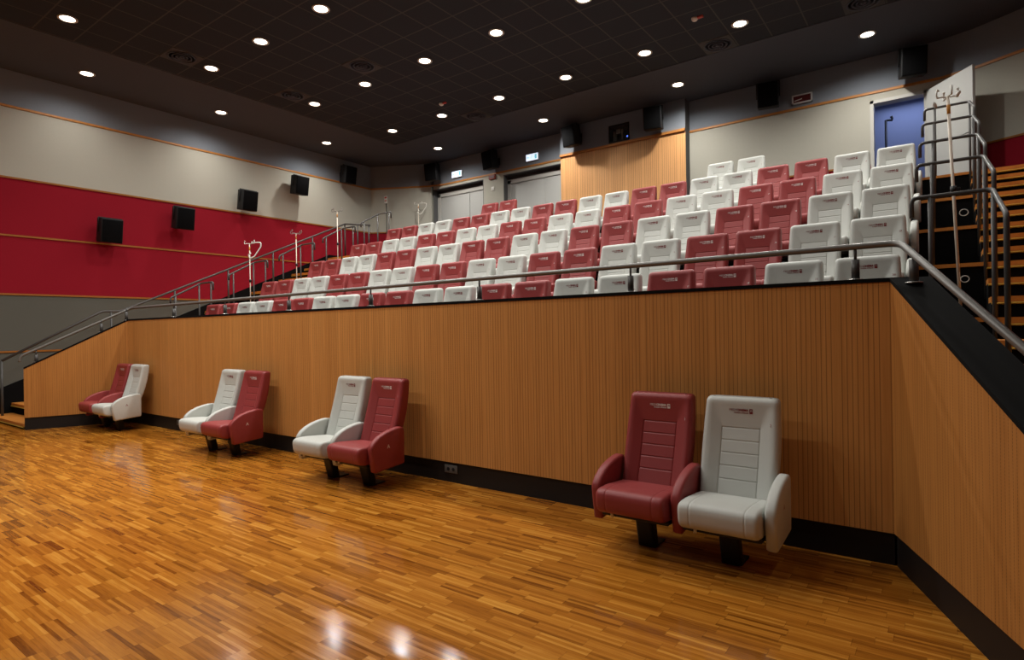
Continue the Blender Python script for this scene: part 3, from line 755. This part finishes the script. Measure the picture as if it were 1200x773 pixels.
# exit signs
def exit_sign(x, z, lb):
    t = thing('exit_sign', lb, 'exit sign', (x, 9.315, z), 0, 'lit exit signs')
    m = MB(); m.bbox(-0.21, 0.21, -0.04, 0.014, -0.10, 0.10, 0.008); m.build('case', M['sign_case'], t)
    m = MB(); m.box(-0.20, 0.20, -0.045, -0.038, -0.09, 0.09); p = m.build('lit_panel', M['sign_white'], t)
    m = MB(); y0, y1 = -0.048, -0.044
    # arrow, running figure, doorway
    m.box(-0.16, -0.09, y0, y1, -0.012, 0.012); m.prism([(-0.18, 0), (-0.14, 0.035), (-0.14, -0.035)], 'y', y0, y1)
    m.lathe([(0.016, 0), (0.016, 0.004)], 0, 0, 12)
    b = len(m.v) - 0
    m.v = [(v[0] + 0.012, y0 + v[2], v[1] + 0.055) if (abs(v[0]) <= 0.0161 and abs(v[1]) <= 0.0161 and 0 <= v[2] <= 0.0041) else v for v in m.v]
    m.prism([(-0.02, 0.035), (0.01, 0.035), (0.0, -0.01), (-0.025, -0.01)], 'y', y0, y1); m.prism([(-0.02, -0.01), (0.0, -0.01), (0.03, -0.06), (0.015, -0.065)], 'y', y0, y1)
    m.prism([(-0.025, -0.01), (-0.012, -0.012), (-0.03, -0.04), (-0.06, -0.045), (-0.06, -0.035), (-0.038, -0.03)], 'y', y0, y1); m.prism([(0.005, 0.032), (0.04, 0.0), (0.034, -0.007), (0.0, 0.018)], 'y', y0, y1)
    m.box(0.09, 0.165, y0, y1, -0.065, 0.065)
    m.build('pictogram', M['sign_green'], p)
exit_sign(-10.75, 6.452, 'lit white exit sign above the left double door'); exit_sign(-7.91, 6.455, 'lit white exit sign above the double door next to the oak booth')

t = thing('alarm_plate', 'small dull red plate on the pillar between the double doors', 'sign', (-9.37, 9.33, 6.145))
m = MB(); m.bbox(-0.12, 0.12, -0.045, 0.006, -0.075, 0.055, 0.006); m.build('case', M['red_plate'], t); m = MB(); m.box(-0.10, 0.10, -0.048, -0.044, -0.05, 0.03); m.build('face', M['dark_red'], t)
t = thing('wall_switch', 'small white square plate on the pillar between the double doors', 'switch', (-9.365, 9.33, 5.79))
m = MB(); m.bbox(-0.06, 0.06, -0.02, 0.0, -0.06, 0.06, 0.006); m.build('plate', M['buffer'], t); m = MB(); m.bbox(-0.025, 0.025, -0.027, -0.015, -0.035, 0.035, 0.004); m.build('rocker', M['sign_case'], t)
t = thing('alarm_display', 'white framed dark red display on the dark band of the back wall', 'display', (-0.94, 9.33, 6.42))
m = MB()
for a, b, c, d_ in ((-0.20, -0.17, -0.095, 0.095), (0.17, 0.20, -0.095, 0.095), (-0.2, 0.2, 0.07, 0.095), (-0.2, 0.2, -0.095, -0.07)): m.box(a, b, -0.05, 0.0, c, d_)
m.build('frame', M['sign_case'], t)
m = MB(); m.box(-0.17, 0.17, -0.035, 0.0, -0.07, 0.07); s = m.build('screen', M['dark_red'], t)
m = MB(); m.prism([(-0.15, -0.035), (0.0, -0.012), (0.0, 0.006), (-0.15, -0.018)], 'y', -0.038, -0.034); m.build('stripe', M['buffer'], s)

# ------------------------------------------------------------------ drip stands
def drip_stand(loc, h, label, style=0, lean=0.0, pale='iv_pole'):
    t = thing('drip_stand', label, 'drip stand', loc, 0, 'drip stands beside the seats')
    m = MB(); m.lathe([(0.06, 0), (0.06, 0.008), (0.025, 0.02), (0.02, 0.05)], 0, 0, 16)
    for a in range(4):
        c, s = math.cos(a * PI / 2 + 0.5), math.sin(a * PI / 2 + 0.5); m.tube([(0.02 * c, 0.02 * s, 0.03), (0.10 * c, 0.10 * s, 0.012)], 0.009, 6)
    m.build('base', M['chair_black'], t)
    m = MB(); m.tube([(0, 0, 0.03), (lean, 0, h - 0.04)], {2: 0.0125, 3: 0.024}.get(style, 0.0095), 10); p = m.build('pole', M[pale], t)
    if style != 3:
        m = MB(); m.tube([(lean * 0.9, 0, h * 0.9), (lean * 0.94, 0, h * 0.94)], 0.0145 if style == 2 else 0.0115, 10); m.build('colour_band', M['iv_band'], p)
    m = MB(); m.lathe([(0.024, h * 0.55), (0.024, h * 0.55 + 0.06)], lean * 0.55, 0, 12); m.bbox(0.0 + lean * .55, 0.05 + lean * .55, -0.012, 0.012, h * 0.55 + 0.01, h * 0.55 + 0.045, 0.006); m.build('clamp', M['chair_black'], t)
    n = {0: 4, 1: 2, 2: 4, 3: 1}[style]
    for a in range(n):
        an = a * 2 * PI / n + 0.35; c, s = math.cos(an), math.sin(an); m = MB(); R_ = {0: 0.16, 1: 0.14, 2: 0.085, 3: 0.12}[style]
        pts = [(lean, 0, h - 0.05), (lean + R_ * 0.5 * c, R_ * 0.5 * s, h - 0.045), (lean + R_ * 0.9 * c, R_ * 0.9 * s, h - 0.05), (lean + R_ * c, R_ * s, h - 0.02), (lean + R_ * 0.92 * c, R_ * 0.92 * s, h + 0.02), (lean + R_ * 0.75 * c, R_ * 0.75 * s, h + 0.01)]
        m.tube(pts, 0.022 if style == 3 else 0.0065, 6); m.build('hook', M['chair_black'] if style == 3 else (M['steel'] if style == 0 else M['buffer']), t)
    if style == 1:
        m = MB(); m.tube(path([(0.04, 0.02, h - 0.02), (0.22, 0.14, h - 0.03), (0.22, 0.14, h - 0.12), (0.10, 0.05, h - 0.34), (0.02, 0.0, h - 0.38), (-0.02, -0.02, h - 0.30), (0.04, 0.0, h - 0.26)], 0.03), 0.014, 8); m.build('tubing', M['buffer'], t)
    if style == 2:
        for z, sc in ((h * 0.52 - 0.12, 1), (h * 0.17, 1)):
            m = MB(); pts = []
            for i in range(15):
                a = 2 * PI * i / 14; pts.append((0.03 + 0.03 * math.cos(a + PI), -0.015, z + 0.028 * math.sin(a)))
            m.tube(pts, 0.0035, 6); m.build('cable_loop', M['buffer'], t)
        for dx, dz in ((-0.08, -0.03), (0.06, 0.03)):
            m = MB(); m.lathe([(0.006, 0), (0.014, 0.015), (0.014, 0.04), (0.008, 0.055)], 0, 0, 12); o = m.build('bottle_holder', M['buffer'], t); o.location = (lean + dx, -0.02, h - 0.10 + dz); o.rotation_euler = (0.3, 0.5 if dx > 0 else -0.4, 0)
    return t
drip_stand((-11.05, 2.60, ROWZ[2]), 2.02, 'cream drip stand with hanging white tubing at left end of the second row', 1)
drip_stand((-11.05, 3.78, ROWZ[3]), 1.84, 'slim cream drip stand at left end of the third row', 0)
drip_stand((-11.05, 4.98, ROWZ[4]), 2.02, 'slim cream drip stand at left end of the fourth row', 0)
drip_stand((1.585, 1.80, ROWZ[2]), 1.97, 'tall cream drip stand with white bottle holders by the right aisle', 2, -0.07)
drip_stand((-12.05, 8.88, ROWZ[6]), 1.85, 'white drip stand against the cream back wall left of the double doors', 1)
drip_stand((0.50, 10.3, ROWZ[6]), 2.12, 'dark drip stand standing inside the blue lit doorway', 3, 0, 'chair_black')
t = thing('warning_post', 'thin dark post with a red and white tag in the back left corner', 'sign post', (-12.95, 8.35, ROWZ[6]))
m = MB(); m.tube([(0, 0, 0.02), (0, 0, 1.95)], 0.016, 8); m.build('pole', M['metal'], t)
m = MB(); m.lathe([(0.12, 0), (0.12, 0.02), (0.05, 0.05)], 0, 0, 18); m.build('base', M['chair_black'], t)
m = MB(); m.bbox(-0.07, 0.07, -0.03, -0.015, 1.86, 2.10, 0.005, 0); tg = m.build('tag', M['buffer'], t)
m = MB(); m.box(-0.05, 0.05, -0.033, -0.029, 2.02, 2.07); m.box(-0.05, 0.05, -0.033, -0.029, 1.93, 1.96); m.build('tag_print', M['iv_red'], tg)
m = MB(); m.bbox(-0.07, 0.07, -0.05, 0.05, 0.45, 0.62, 0.02); m.build('white_box', M['buffer'], t)

# ------------------------------------------------------------------ ceiling fittings and lights
ring = MB(); ring.lathe([(0.105, -0.002), (0.145, -0.002), (0.145, -0.014), (0.125, -0.018), (0.108, -0.010), (0.105, -0.002)], 0, 0, 24)
lens = MB(); lens.lathe([(0.107, -0.004), (0.107, -0.009), (0.05, -0.0115), (0.002, -0.012)], 0, 0, 24)
rm, lm_ = ring.mesh('trim_ring', M['lamp_ring']), lens.mesh('lamp_lens', M['lamp'])
LP = dict(power=400.0, size=R(162), blend=1.0)
def lamp(name, color, power):
    l = bpy.data.lights.new(name, 'SPOT'); l.energy = power; l.color = color; l.spot_size = LP['size']; l.spot_blend = LP['blend']; l.shadow_soft_size = 0.07
    return l
WARM = (1.0, 0.97, 0.915)
LD = {}
def light_data(p):
    if p not in LD: LD[p] = lamp('lamp_beam', WARM, p)
    return LD[p]
def downlight(x, y, label, group, power=None):
    z = HC if (GX0 < x < GX1 and y < GY1) else HC - 0.012
    t = thing('downlight', label, 'ceiling light', (x, y, z), 0, group)
    obj('trim_ring', rm, t); obj('lamp_lens', lm_, t)
    o = bpy.data.objects.new('lamp_beam', light_data(power or LP['power'])); C.objects.link(o); o.parent = t; o.location = (0, 0, -0.03)
GRID_P = [[0.8] * 7, [0.8] * 7, [0.8, 0.8, 0.8, 0.8, 0.75, 0.5, 0.3], [0.45, 0.9, 1.1, 1.0, 0.5, 0.15, 0.06], [0.25, 0.65, 1.1, 1.05, 0.45, 0.12, 0.05], [0.15, 0.5, 1.0, 0.9, 0.35, 0.1, 0.05]]
for j in range(6):
    for i in range(7):
        downlight(-10.41 + 1.8 * i, 6.327 - 2.423 * j, 'round white downlight, %s from the left in the %s row of the tiled ceiling' % (ORD[i + 1], ['rearmost', 'second rearmost', 'third rearmost', 'fourth rearmost', 'fifth rearmost', 'sixth rearmost'][j]), 'downlights in the tiled ceiling', LP['power'] * GRID_P[j][i])
for i, y in enumerate((5.83, 2.81, 0.04, -2.85)):
    downlight(-12.58, y, 'round white downlight in the soffit along the left wall, %s from the back' % ORD[i + 1], 'downlights in the soffit', LP['power'] * (0.8, 0.75, 0.5, 0.15)[i])
    downlight(3.07, y, 'round white downlight in the soffit along the right wall, %s from the back' % ORD[i + 1], 'downlights in the soffit', LP['power'] * (0.3, 0.2, 0.15, 0.1)[i])
for i, x in enumerate((-10.50, -6.80, -3.24, 0.37)):
    downlight(x, 8.18, 'round white downlight in the soffit along the back wall, %s from the left' % ORD[i + 1], 'downlights in the soffit', LP['power'] * 1.1)

for x, y, w in ((-10.37, 0.89, 'nearest the left soffit'), (-10.37, 3.29, 'second nearest the left soffit'), (-1.97, 6.89, 'by the rear soffit right of the smoke detector'), (-7.97, 6.89, 'by the rear soffit near the second downlight'), (0.43, 6.89, 'by the rear soffit at far right'), (-7.97, 3.29, 'in the left half of the ceiling')):
    t = thing('ceiling_vent', 'square dark ceiling vent with round slots %s' % w, 'vent', (x, y, HC), 0, 'ceiling vents')
    m = MB(); m.box(-0.29, 0.29, -0.29, 0.29, -0.008, 0.004); m.build('face_plate', M['vent'], t)
    m = MB()
    for r_ in (0.25, 0.18, 0.11, 0.05): m.lathe([(r_, -0.008), (r_, -0.022), (r_ - 0.03, -0.016), (r_ - 0.03, -0.008)], 0, 0, 24)
    m.build('slot_ring', M['ceil'] if False else M['soffit'], t)
for x, y, w in ((-1.985, 5.64, 'right of the middle of the ceiling'), (-8.08, 5.74, 'above the double doors')):
    t = thing('smoke_detector', 'small white smoke detector on the dark ceiling %s' % w, 'smoke detector', (x, y, HC), 0, 'smoke detectors')
    m = MB(); m.lathe([(0.055, 0), (0.055, -0.03), (0.04, -0.05), (0.002, -0.055)], 0, 0, 18); m.build('body', M['buffer'], t)
    m = MB(); m.bbox(0.05, 0.15, -0.03, 0.03, -0.03, 0.0, 0.006); m.build('side_unit', M['iv_red'], t)

# blue light in the passage beyond the open door
l = bpy.data.lights.new('passage_light', 'AREA'); l.energy = 20; l.size = 1.2; l.color = (0.55, 0.66, 1.0)
o = bpy.data.objects.new('passage_light', l); C.objects.link(o); o.location = (0.9, 10.4, 6.45)
pl = thing('ceiling_lamp', 'ceiling lamp panel inside the blue lit passage behind the open door', 'ceiling light', (0.9, 10.4, 6.5))
m = MB(); m.box(-0.6, 0.6, -0.6, 0.6, -0.03, -0.002); m.build('panel', M['lamp_ring'], pl); o.parent = pl; o.location = (0, 0, -0.05)

# ------------------------------------------------------------------ world, camera, view
w = bpy.data.worlds.new('room_ambient'); bpy.context.scene.world = w; w.use_nodes = True
w.node_tree.nodes['Background'].inputs[0].default_value = (1.0, 0.93, 0.84, 1); w.node_tree.nodes['Background'].inputs[1].default_value = 0.02
F = 692.729; yaw, pitch, roll = 0.6333735, -0.00168951, -0.01640129
f = Vector((-math.sin(yaw) * math.cos(pitch), math.cos(yaw) * math.cos(pitch), math.sin(pitch)))
r0 = Vector((math.cos(yaw), math.sin(yaw), 0)); u0 = r0.cross(f)
rr = r0 * math.cos(roll) + u0 * math.sin(roll); uu = -r0 * math.sin(roll) + u0 * math.cos(roll)
cam = bpy.data.cameras.new('camera'); co = bpy.data.objects.new('camera', cam); C.objects.link(co)
cam.sensor_fit = 'HORIZONTAL'; cam.sensor_width = 36; cam.lens = F / 1200 * 36; cam.clip_end = 100
mat = Matrix((rr, uu, -f)).transposed().to_4x4(); mat.translation = Vector((1.47986, -4.60307, 1.6)); co.matrix_world = mat
sc = bpy.context.scene; sc.camera = co
sc.view_settings.view_transform = 'Standard'; sc.view_settings.look = 'None'; sc.view_settings.gamma = 1; sc.view_settings.use_curve_mapping = False
sc.view_settings.exposure = -0.45
